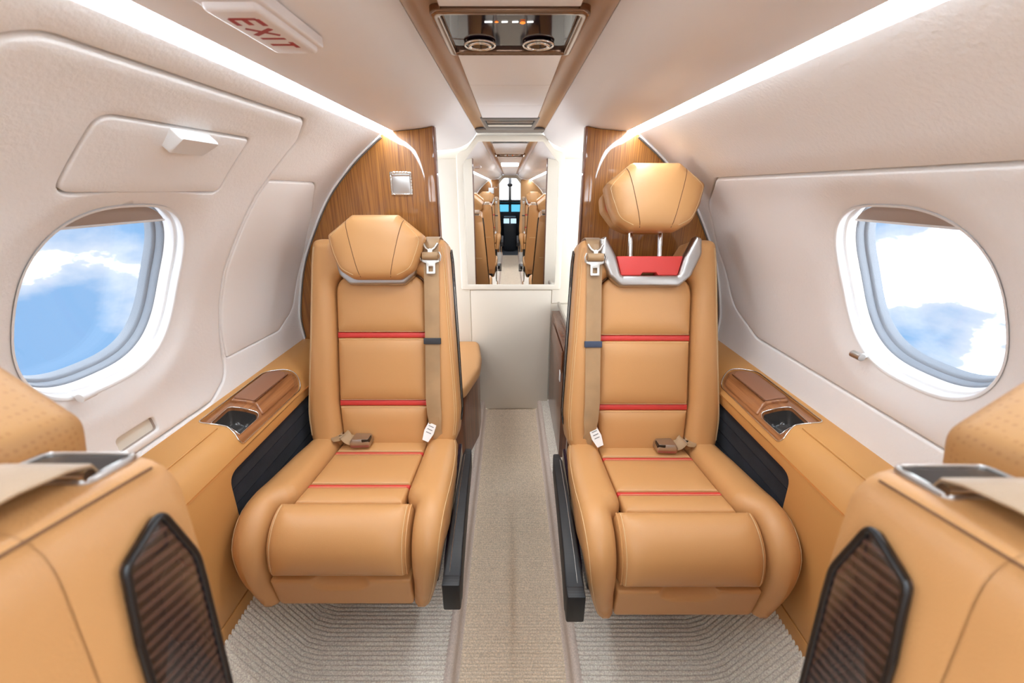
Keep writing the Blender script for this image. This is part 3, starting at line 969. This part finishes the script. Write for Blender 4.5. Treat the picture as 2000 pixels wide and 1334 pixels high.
def make_seat(name, label, loc, m, rec, raised, group, keeper='keeper_black', shell=.06, hx=0.0):
    t = thing(name, label, 'seat', loc, group=group)
    sr, cr_ = math.sin(rec), math.cos(rec)
    ZH = .43
    def B(u, v, h):
        return (m * u, v * sr - h * cr_, ZH + v * cr_ + h * sr)
    def BL(k):
        return lambda u, v, h: B(u, v, h + k)
    def C(u, v, h):
        p, n_ = CUSH.pn(v)
        return (m * u, p[0] + n_[0] * h, p[1] + n_[1] * h)
    def CLf(k):
        return lambda u, v, h: C(u, v, h + k)
    # ---- backrest
    R_ = [(.228, -.014, .05), (.240, .10, .2), (.224, .36, .4), (.212, .57, .2), (.204, .642, .028), (.138, .642, .018), (.104, .586, .025)]
    OUT = R_ + [(-x, y, r) for x, y, r in R_[::-1]]
    U = [(.128, -.014, .02)] + [(-.0, 0, 0)][:0]
    body = R_ + [(-x, y, r) for x, y, r in R_[::-1]] + [(-.130, -.014, .02), (-.145, .14, .2), (-.143, .538, .060), (.143, .538, .060), (.145, .14, .2), (.130, -.014, .02)]
    bo = rp(body, .018)
    fr = pad('backrest_frame', bo, BL(.030), 'leather', th=.060, r=.033, rb=.0, step=.016, parent=t)
    bs = pad('backrest_shell', rp(OUT, .02), BL(-.028), 'leather', th=.080, r=.001, rb=.022, step=.035, parent=t)
    # piping on the rear face
    for pts in ([(-.195, .33), (.195, .33)], [(-.13, .33), (-.145, .0)], [(.13, .33), (.145, .0)]):
        pts = smoothpts([Vector((*p, 0)) for p in pts], 6)
        tube('piping', [B(p.x, p.y, -.1085) for p in pts], .0016, 'thread', bs)
    hb = dict(r=.009, bulge=.010)
    def half(v):  # half width of the inset
        return .131 + min(max(v, 0), .14) / .14 * .011 if v < .14 else .1420 - .0 * v
    P1 = rp([(-.1385, .3535, .004), (.1385, .3535, .004), (.1385, .532, .058), (-.1385, .532, .058)], .014)
    P2 = rp([(-.1395, .1385, .004), (.1395, .1385, .004), (.1385, .3375, .004), (-.1385, .3375, .004)], .014)
    P3 = rp([(-.127, -.022, .01), (.127, -.022, .01), (.1395, .1215, .004), (-.1395, .1215, .004)], .014)
    for P_ in (P1, P2, P3):
        pad('back_cushion', P_, BL(.006), 'leather', th=.034, step=.018, parent=t, brange=.05, **hb)
    for v0 in (.3455, .130):
        s_ = pad('stripe', rp([(-.139, v0 - .0085, .001), (.139, v0 - .0085, .001), (.139, v0 + .0085, .001), (-.139, v0 + .0085, .001)], .02), BL(.0035), 'red', th=.03, r=.003, step=.03, bulge=.002, parent=t)
        s_['label'] = 'red leather stripe'
        for dv in (-.012, .012):
            tube('stitching', [B(u, v0 + dv, .0095) for u in np.linspace(-.132, .132, 10)], .0006, 'thread', s_, seg=5)
    # stitched seams down both bolsters
    for sg in (1, -1):
        sp = smoothpts([Vector((x * sg, y, 0)) for x, y in [(.221, .03), (.226, .12), (.2105, .36), (.199, .56), (.193, .615)]], 6)
        dh = pad_height(bo, .033, 0)
        tube('stitching', [B(p.x, p.y, .0300 + dh(p.x, p.y) + .0004) for p in sp], .0007, 'thread', fr, seg=5)
        sp2 = [Vector((p.x + sg * .005, p.y, 0)) for p in sp]
        tube('stitching', [B(p.x, p.y, .0300 + dh(p.x, p.y) + .0004) for p in sp2], .0007, 'thread', fr, seg=5)
    for dz_ in (.0, .006):
        tube('seam', [B(.1975 + dz_ * .5, .6375 - dz_, h_) for h_ in np.linspace(-.086, -.004, 8)], .0007, 'seam', fr, seg=6)
    # carbon insert on the inboard side
    def side_u(v):
        return float(np.interp(v, [-.01, .10, .36, .57, .64], [.228, .2385, .2245, .2125, .206]))
    def SB(a, b, k):    # a = h, b = v
        return B(side_u(b) + .0005 + k, b, a)
    INS = rp([(-.050, .607, .008), (-.073, .6205, .005), (-.086, .585, .03), (-.086, .08, .012), (-.068, .05, .012), (-.050, .08, .01), (-.046, .57, .01)], .012)
    if True:
        ci = pad('carbon_insert', INS, SB, 'carbon', th=.004, r=.0018, step=.01, bulge=.0, lift=.002, parent=t)
        tube('carbon_rim', [SB(a, b, .0018) for a, b in INS], .0020, 'black', ci, closed=True)
        ci['label'] = 'dark glossy carbon fibre insert on the inboard side'
    # ---- headrest bracket
    Rb = [(.085, .499, .02), (.120, .530, .025), (.149, .595, .03), (.147, .640, .010), (.131, .648, .005), (.100, .588, .012), (.084, .534, .010)]
    if raised < .1: Rb = [(x * (.86 if y > .55 else .95), y, r) for x, y, r in Rb]
    br = pad('bracket', rp([(-x, y, r) for x, y, r in Rb[::-1]][::-1][::-1] + Rb if 0 else Rb + [(-x, y, r) for x, y, r in Rb[::-1]], .01), BL(.040), 'steel', th=.026, r=.009, step=.008, hf=lambda u, v: .006 * max(0, abs(u) - .08) / .06, parent=t)
    br['label'] = 'brushed steel headrest bracket'
    rd = pad('bracket_insert', rp([(-.098, .590, .003), (.098, .590, .003), (.083, .534, .006), (.026, .534, .003), (.020, .542, .002), (-.020, .542, .002), (-.026, .534, .003), (-.083, .534, .006)], .01), BL(.0345), 'red', th=.035, r=.003, step=.02, parent=t)
    rd['label'] = 'red insert inside the steel bracket'
    # ---- headrest
    dv = raised
    hd = lambda k: (lambda u, v, h: B(u + hx, v + dv, h + k))
    Rh = [(.068, .514, .03), (.107, .538, .03), (.128, .582, .04), (.142, .642, .016), (.067, .702, .014)]
    HO = rp(Rh + [(-x, y, r) for x, y, r in Rh[::-1]], .010)
    hp = pad('headrest', HO, hd(.074), 'leather', th=.060, r=.020, rb=.008, bulge=.014, brange=.07, step=.012, parent=t)
    hh2 = pad_height(HO, .020, .014, 0, .07)
    for sg in (1, -1):
        pts = smoothpts([Vector((sg * a, b, 0)) for a, b in [(.084, .684), (.068, .62), (.044, .520)]], 8)
        tube('seam', [B(p.x + hx, p.y + dv, .074 + hh2(p.x, p.y) + .0002) for p in pts], .0009, 'seam', hp, seg=6)
        pts = smoothpts([Vector((sg * a, b, 0)) for a, b in [(.090, .674), (.125, .636), (.127, .618), (.114, .578), (.098, .546), (.064, .526)]], 6)
        tube('stitching', [B(p.x + hx, p.y + dv, .074 + hh2(p.x, p.y) + .0002) for p in pts], .0006, 'thread', hp, seg=5)
    Rr = [(.060, .520, .02), (.100, .538, .03), (.136, .585, .03), (.140, .628, .02), (.060, .692, .02)]
    RO = rp(Rr + [(-x, y, r) for x, y, r in Rr[::-1]], .014)
    hc = pad('headrest_core', rp([(x * .93, (y - .59) * .93 + .59, r) for x, y, r in Rr] + [(-x * .93, (y - .59) * .93 + .59, r) for x, y, r in Rr[::-1]], .02), hd(.018), 'red', th=.016, r=.002, step=.05, parent=t)
    hs_ = pad('headrest_shell', RO, hd(.004), 'perforated', th=shell, r=.006, rb=.022, step=.016, parent=t)
    hs_['label'] = 'perforated leather rear shell of the headrest'
    for sg in (1, -1):
        p_ = tube('headrest_post', [B(sg * .045 + .0, .56, -.012), B(sg * .045, .50 + dv + .06, -.012)], .0075, 'chrome', t, seg=16)
    # ---- shoulder slot and belt
    us = .163
    slot = rp([(us - .026, -.092, .006), (us + .025, -.092, .006), (us + .025, -.062, .006), (us - .026, -.062, .006)], .008)
    SM = lambda a, b, k: B(a, .642 + k, b)
    sf = pad('belt_slot', slot, SM, 'steel', th=.006, r=.002, holes=[rp([(us - .024, -.0900, .004), (us + .023, -.0900, .004), (us + .023, -.0640, .004), (us - .024, -.0640, .004)], .008)], rh=.001, step=.02, lift=.0025, parent=t)
    pad('slot_dark', rp([(us - .025, -.091, .004), (us + .024, -.091, .004), (us + .024, -.063, .004), (us - .025, -.063, .004)], .01), SM, 'black', th=.003, r=0, step=.02, lift=.001, parent=sf)  # black plate on the surface stands in for the slot's dark depth
    blt = strap('shoulder_belt', [B(us, .640, -.073), B(us, .648, -.069)] + [Vector(B(us, v, h)) for v, h in [(.6505, -.060), (.6515, -.040), (.650, -.012), (.646, .004), (.640, .017), (.630, .028), (.612, .0365), (.59, .037), (.56, .035), (.50, .034), (.45, .034), (.40, .034), (.35, .034), (.30, .0345), (.25, .035), (.20, .036), (.15, .038)]]
                + [Vector(B(us + .004, .10, .040)), Vector(B(us + .006, .06, .038)), Vector(B(us + .012, .03, .030)), Vector(B(us + .018, .008, .022)), Vector(B(us + .020, -.012, .010))],
                [(m, 0, 0)] * 19 + [(m, .1, 0), (m, -.25, .1), (m, .35, 0), (m, .2, 0), (m, 0, 0)], [.045] * 19 + [.043, .037, .030, .026, .024], .0022, 'belt', t)
    rl = tube('roller', [B(us - .024, .645, -.0655), B(us + .024, .645, -.0655)], .0030, 'chrome', sf, seg=14)
    # guide: forked metal over a folded loop, slider and tongue
    tube('belt_fork', [B(us - .022, .622, .044), B(us - .013, .607, .047), B(us, .598, .048), B(us + .013, .607, .047), B(us + .022, .622, .044)], .0042, 'nickel', blt)
    loft('rivet', [[Vector(B(us + .0065 * math.cos(a), .599 + .0065 * math.sin(a), k)) for a in np.linspace(0, 2 * math.pi, 17)[:-1]] for k in (.046, .052)], 'nickel', blt)
    tn = pad('belt_tongue', rp([(us - .026, .577, .003), (us + .026, .577, .003), (us + .026, .567, .003), (us + .014, .563, .002), (us + .014, .531, .004), (us - .014, .531, .004), (us - .014, .563, .002), (us - .026, .567, .003)], .008), BL(.044), 'nickel', th=.003, r=.001,
             holes=[rp([(us - .006, .539, .001), (us + .006, .539, .001), (us + .006, .554, .001), (us - .006, .554, .001)], .006)], rh=.0008, step=.02, parent=t)
    tube('slider_bar', [B(us - .028, .570, .046), B(us - .031, .585, .050), B(us - .026, .596, .048)], .0026, 'nickel', tn)
    tube('slider_bar', [B(us + .028, .570, .046), B(us + .031, .585, .050), B(us + .026, .596, .048)], .0026, 'nickel', tn)
    strap('belt_fold', [B(us, .574, .047), B(us, .576, .054), B(us, .584, .057), B(us, .593, .054), B(us, .595, .047)], (m, 0, 0), .046, .003, 'belt', tn)
    kp = pad('belt_keeper', rp([(us - .026, .320, .002), (us + .026, .320, .002), (us + .026, .339, .002), (us - .026, .339, .002)], .01), BL(.039), keeper, th=.007, r=.0015, step=.02, parent=t)
    # ---- cushion
    Rc = [(.230, .0, .04), (.242, .14, .2), (.247, .32, .2), (.243, .44, .2), (.230, .53, .15), (.205, CL, .018)]
    Ri = [(.162, CL, .014), (.170, .535, .06), (.170, .345, .02), (.150, .325, .02), (.138, .30, .03), (.137, .0, .01)]
    CO_ = rp(Rc + Ri, .016)
    bol = []
    for sg, nm_ in ((1, 'inboard'), (-1, 'outboard')):
        o_ = [(x * sg, y) for x, y in CO_]
        b_ = pad('seat_bolster', o_, CLf(.026), 'leather', th=.115, r=.032, rb=.02, step=.014, parent=t, bulge=.004, brange=.05)
        bol.append(b_)
        dh = pad_height(o_ if _area(o_) > 0 else o_[::-1], .032, .004, 0, .05)
        sp = smoothpts([Vector((x * sg, y, 0)) for x, y in [(.224, .03), (.238, .14), (.243, .32), (.2355, .44), (.221, .53), (.2, CL - .012)]], 6)
        tube('stitching', [C(p.x, p.y, .026 + dh(p.x, p.y) + .0004) for p in sp], .0007, 'thread', b_, seg=5)
    for a, b in ((-.01, .084), (.098, .254), (.268, .338)):
        pad('seat_cushion', rp([(-.1345, a, .004), (.1345, a, .004), (.1345, b, .004), (-.1345, b, .004)], .014), CLf(.002), 'leather', th=.03, r=.008, bulge=.008, brange=.05, step=.018, parent=t)
    for v0 in (.091, .261):
        s_ = pad('stripe', rp([(-.1345, v0 - .0065, .001), (.1345, v0 - .0065, .001), (.1345, v0 + .0065, .001), (-.1345, v0 + .0065, .001)], .02), CLf(.000), 'red', th=.02, r=.002, step=.03, bulge=.002, parent=t)
        s_['label'] = 'red leather stripe'
        for dv_ in (-.009, .009):
            tube('stitching', [C(u, v0 + dv_, .0035) for u in np.linspace(-.128, .128, 10)], .0006, 'thread', s_, seg=5)
    RL = rp([(-.165, .338, .012), (.165, .338, .012), (.165, .517, .014), (-.165, .517, .014)], .012)
    rl_ = pad('seat_roll', RL, CLf(.012), 'leather', th=.05, r=.026, bulge=.017, brange=.08, step=.012, parent=t)
    dh = pad_height(RL, .026, .017, 0, .08)
    for sg in (1, -1):
        for du, mm, rr in ((.152, 'thread', .0007), (.1585, 'leather', .0028)):
            tube('piping', [C(sg * du, v, .012 + dh(sg * du, v) + .0006) for v in np.linspace(.345, .510, 16)], rr, mm, rl_, seg=6)
    # front drawer with a finger scoop
    def scoop(u, v):
        q = (abs(u) / .070) ** 4 + ((v - .530) / .026) ** 2
        return -.026 * (max(0.0, 1 - q) ** 1.2)
    dr = pad('front_drawer', rp([(-.166, .525, .006), (.166, .525, .006), (.166, .60, .02), (.163, CL - .004, .014), (-.163, CL - .004, .014), (-.166, .60, .02)], .01), CLf(.012), 'leather', th=.06, r=.006, step=.006, hf=scoop, parent=t)
    # ---- underframe and inboard side
    box('seat_pan', (.40, .28, .05), (0, -.12, .335), 'black', t, .004)
    box('seat_base', (.34, .22, .31), (0, -.04, .157), 'black', t, .006)
    def SD(a, b, k): return (m * (.2445 + k), a, b)
    pad('side_plate', rp([(.01, .425, .01), (-.10, .395, .05), (-.22, .375, .05), (-.36, .330, .05), (-.375, .245, .01), (-.10, .235, .02), (.02, .30, .02)], .02), SD, 'gloss_black', th=.008, r=.002, step=.03, parent=t)
    # folded armrest: a tapered carbon bar
    rings = []
    for y, zc, hw, hh3 in ((-.02, .405, .010, .016), (-.06, .402, .014, .026), (-.20, .385, .016, .033), (-.36, .352, .019, .038), (-.425, .330, .021, .040), (-.445, .322, .016, .030)):
        pr_ = rp([(-hw, -hh3, .006), (hw, -hh3, .006), (hw, hh3, .006), (-hw, hh3, .006)], 1, 3)
        rings.append([(m * (.268 + a), y, zc + b) for a, b in pr_])
    ar = loft('armrest', rings, 'carbon_fine', t, angle=30)
    ar['label'] = 'folded carbon fibre armrest'
    tube('armrest_line', [(m * .262, y, z) for y, z in ((-.06, .430), (-.20, .4195), (-.36, .3915), (-.42, .371))], .0007, 'steel', ar, seg=5)
    box('armrest_tip', (.040, .045, .078), (m * .268, -.430, .330), 'carbon_fine', ar, .004)
    pad('side_skirt', rp([(-.02, .16, .01), (-.24, .13, .01), (-.26, .20, .02), (-.04, .26, .02)], .02), lambda a, b, k: (m * (.252 + k), a, b), 'leather', th=.006, r=.002, step=.04, parent=t)
    # ---- lap belt: buckle, short webbing, tag
    bp = C(-.062, .062, .026)
    bk = loft('belt_buckle', [[(bp[0] + m * a * s1, bp[1] + b * s1 + dy_, bp[2] + dz_) for a, b in rp([(-.030, -.023, .006), (.030, -.019, .005), (.032, .019, .005), (-.027, .021, .006)], 1, 4)] for s1, dy_, dz_ in ((.88, 0, -.012), (1, 0, -.008), (1, 0, .007), (.84, .002, .016))], 'nickel', t)
    loft('release_flap', [[(bp[0] + m * (a + .018), bp[1] + b - .004, bp[2] + dz_) for a, b in rp([(-.012, -.016, .003), (.0125, -.013, .003), (.0125, .012, .003), (-.006, .013, .003)], 1, 3)] for dz_ in (.006, .0155)], 'black', bk)
    wb_ = [Vector((bp[0] - m * .020, bp[1] + .002, bp[2])), Vector((bp[0] - m * .038, bp[1] - .004, bp[2] + .010)), Vector((bp[0] - m * .052, bp[1] + .004, bp[2] + .020)), Vector((bp[0] - m * .062, bp[1] + .012, bp[2] + .010)), Vector((bp[0] - m * .075, bp[1] + .004, bp[2] + .006)), Vector((bp[0] - m * .088, bp[1] + .03, bp[2] + .004)), Vector((bp[0] - m * .090, bp[1] + .07, bp[2] - .008))]
    strap('lap_belt', smoothpts(wb_, 4), [(0, 1, .5), (0, 1, .2), (0, .9, .8), (.2 * m, 1, .2), (.3 * m, .8, -.2), (.9 * m, .3, 0), (m, 0, 0)][0:1][0:0] or [(.1 * m, 1, .6)] * 9 + [(.3 * m, 1, .1)] * 8 + [(.8 * m, .5, .1)] * 8, .034, .0028, 'belt', t)
    tp = Vector(C(.146, .062, .046))
    tg = strap('care_tag', [tp + Vector((m * .014, .012, .034)), tp + Vector((m * .003, .002, .010)), tp + Vector((-m * .008, -.010, -.014))], [(m, -.3, -.4)] * 3, [.026, .032, .020], .0012, 'tag', t)
    for q in range(3):
        strap('print_line', [tp + Vector((m * (.0105 - q * .004), .0082 - q * .0036, .0275 - q * .0088)), tp + Vector((m * (.0095 - q * .004), .0074 - q * .0036, .0252 - q * .0088))], [(m, -.3, -.4)] * 2, .017, .0006, 'ink', tg)
    return t

R = math.radians
seatL = make_seat('cabin_seat', 'tan leather seat with lowered headrest, left of the aisle facing us', (-.400, 1.10, ZS), 1, R(16), 0, 'tan leather cabin seats', hx=.007)
seatR = make_seat('cabin_seat', 'tan leather seat with raised headrest on chrome posts, right of the aisle', (.412, 1.072, ZS), -1, R(16), .145, 'tan leather cabin seats', keeper='keeper')
nearL = make_seat('cabin_seat', 'blurred near seat at the lower left edge, its shoulder and carbon insert showing', (-.387, -.008, ZS + .006), 1, R(9), .022, 'tan leather cabin seats', shell=.138, hx=-.013)
nearR = make_seat('cabin_seat', 'blurred near seat at the lower right edge, its shoulder and carbon insert showing', (.391, -.012, ZS + .001), -1, R(9), .022, 'tan leather cabin seats', shell=.138, hx=-.013)
for src, x, lab in ((nearL, .400, 'small front seat reflected at the right of the mirror, facing the mirror'), (nearR, -.400, 'small front seat reflected at the left of the mirror, facing the mirror')):
    c = copy_tree(src); c.location = (x, -3.1, ZS); c.rotation_euler = (0, 0, math.pi); c['label'] = lab

# ------------------------------------------------------------------ lavatory bench and cabinet
bt = thing('lavatory_bench', 'rounded tan leather bench on a curved walnut base behind the left seat', 'bench', (-.45, 1.8, ZS))
BO = rp([(-.76, 1.48, .02), (-.30, 1.48, .10), (-.195, 1.56, .10), (-.146, 1.78, .12), (-.146, 1.92, .12), (-.175, YB - .002, .05), (-.76, YB - .002, .01)], .03)
bf = lambda u, v, h: (u + .45, v - 1.8, h - ZS)
pad('bench_cushion', BO, (lambda u, v, h: bf(u, v, h - .80)), 'leather', th=.055, r=.022, rb=.010, step=.04, parent=bt)
BB = [tuple(p) for p in _offset(BO if _area(BO) > 0 else BO[::-1], .012)]
pad('bench_base', BB, (lambda u, v, h: bf(u, v, h - .855)), 'wood_dark', th=.333, r=.001, step=.1, parent=bt)
cb = thing('walnut_cabinet', 'dark walnut cabinet with ivory countertop behind the right seat', 'cabinet', (.5, 1.85, ZS))
box('body', (.53, .54, .565), (.495 - .5, 1.872 - 1.85, .2835), 'wood_dark', cb, .002)
box('countertop', (.50, .55, .035), (.520 - .5, 1.868 - 1.85, .5845), 'ivory', cb, .004)
box('drawer_front', (.006, .40, .10), (.2275 - .5 - .003 + .0, 1.80 - 1.85, .49), 'wood_dark', cb, .002)
box('switch_plate', (.004, .028, .05), (.226 - .5 , 1.66 - 1.85, .40), 'white', cb, .001)
box('ledge_rail', (.012, .5, .02), (.262 - .5, 1.87 - 1.85, .612), 'steel', cb, .002)

# ------------------------------------------------------------------ forward end, seen in the mirror
def yf(y):       # faces aft (+y)
    return lambda u, v, h: (u, y + h, v)
OPEN = rp([(-.20, ZA - .01, 0), (.20, ZA - .01, 0), (.20, .10, .05), (.12, .20, .04), (-.12, .20, .04), (-.20, .10, .05)], .05)
fw = struct(pad('wall_forward', rp(aft, .05), yf(Y0 - .01), 'ivory', th=.02, r=0, holes=[OPEN], rh=0, step=.15), 'forward bulkhead around the cockpit opening, seen in the mirror', 'wall')
for side, mname in ((-1, 'wood'), (1, 'leather')):
    prof2 = [(.21, ZS + .004), (.21, .17)] + [(x, z - .004) for x, z in cp[::-1] if x > .24] + [(x - .015, z - .004) for x, z in w_] + [(.60, -.9), (.50, ZS + .004)]
    q = pad('panel', rp([(side * x, z) for x, z in prof2], .05), yf(Y0 + .008), mname, th=.015, r=.003, step=.15, parent=fw)
box('notice_plate', (.10, .004, .10), (-.36, Y0 + .011, -.02), 'tag', fw, .001)
fl2 = struct(extrude('floor', [(-.6, ZA), (.6, ZA)], [-5.6, Y0], 'cockpit'), 'dark cockpit floor', 'floor')
ck = thing('instrument_panel', 'dark cockpit instrument panel with blue lit screens, seen in the mirror', 'panel', (0, -5.2, ZA))
box('pedestal', (.26, .7, .70), (0, .15, .35), 'cockpit', ck, .01)
box('fascia', (1.0, .12, .42), (0, -.06, .78), 'cockpit', ck, .02)
box('glareshield', (1.06, .30, .06), (0, -.02, 1.01), 'black', ck, .02)
box('centre_post', (.07, .06, .50), (0, -.10, 1.26), 'grey', ck, .01)
box('compass_housing', (.12, .08, .06), (0, -.05, 1.34), 'black', ck, .01)
for x, z, w, h, mm in ((-.13, .86, .20, .15, 'screen'), (.13, .86, .20, .15, 'screen'), (-.075, .62, .12, .10, 'screen_pale'), (.075, .62, .12, .10, 'screen_pale'), (-.40, .84, .20, .15, 'screen'), (.40, .84, .20, .15, 'screen')):
    box('screen', (w, .006, h), (x, .005 if z > .7 else .505 - .002, z), mm, ck, .002)
for side, nm in SIDES:
    pts = [(side * .62, Y0 - .02), (side * .55, -4.9), (side * .10, -5.6)]
    V = []
    for x, y in pts:
        V += [(x, y, ZA), (x, y, -.28), (x * .8, y, .26)]
    w = mk('wall_cockpit_%s' % nm, V, [(0, 1, 4, 3), (3, 4, 7, 6), (1, 2, 5, 4)], 'cockpit', smooth=False)
    struct(w, 'dark cockpit side wall', 'wall')
w = mk('wall_nose', [(-.10, -5.6, ZA), (.10, -5.6, ZA), (.10, -5.6, -.28), (-.10, -5.6, -.28)], [(0, 1, 2, 3)], 'cockpit', smooth=False)
struct(w, 'dark cockpit nose wall below the windshield', 'wall')
c2 = struct(mk('ceiling', [(-.62, Y0 - .02, .26), (.62, Y0 - .02, .26), (.44, -4.9, .26), (-.44, -4.9, .26)], [(0, 1, 2, 3)], 'cockpit', smooth=False), 'dark cockpit ceiling', 'ceiling')

# ------------------------------------------------------------------ lift everything from eye level to the floor datum
for o in scn.objects:
    if o.parent is None:
        o.location.z += EYE
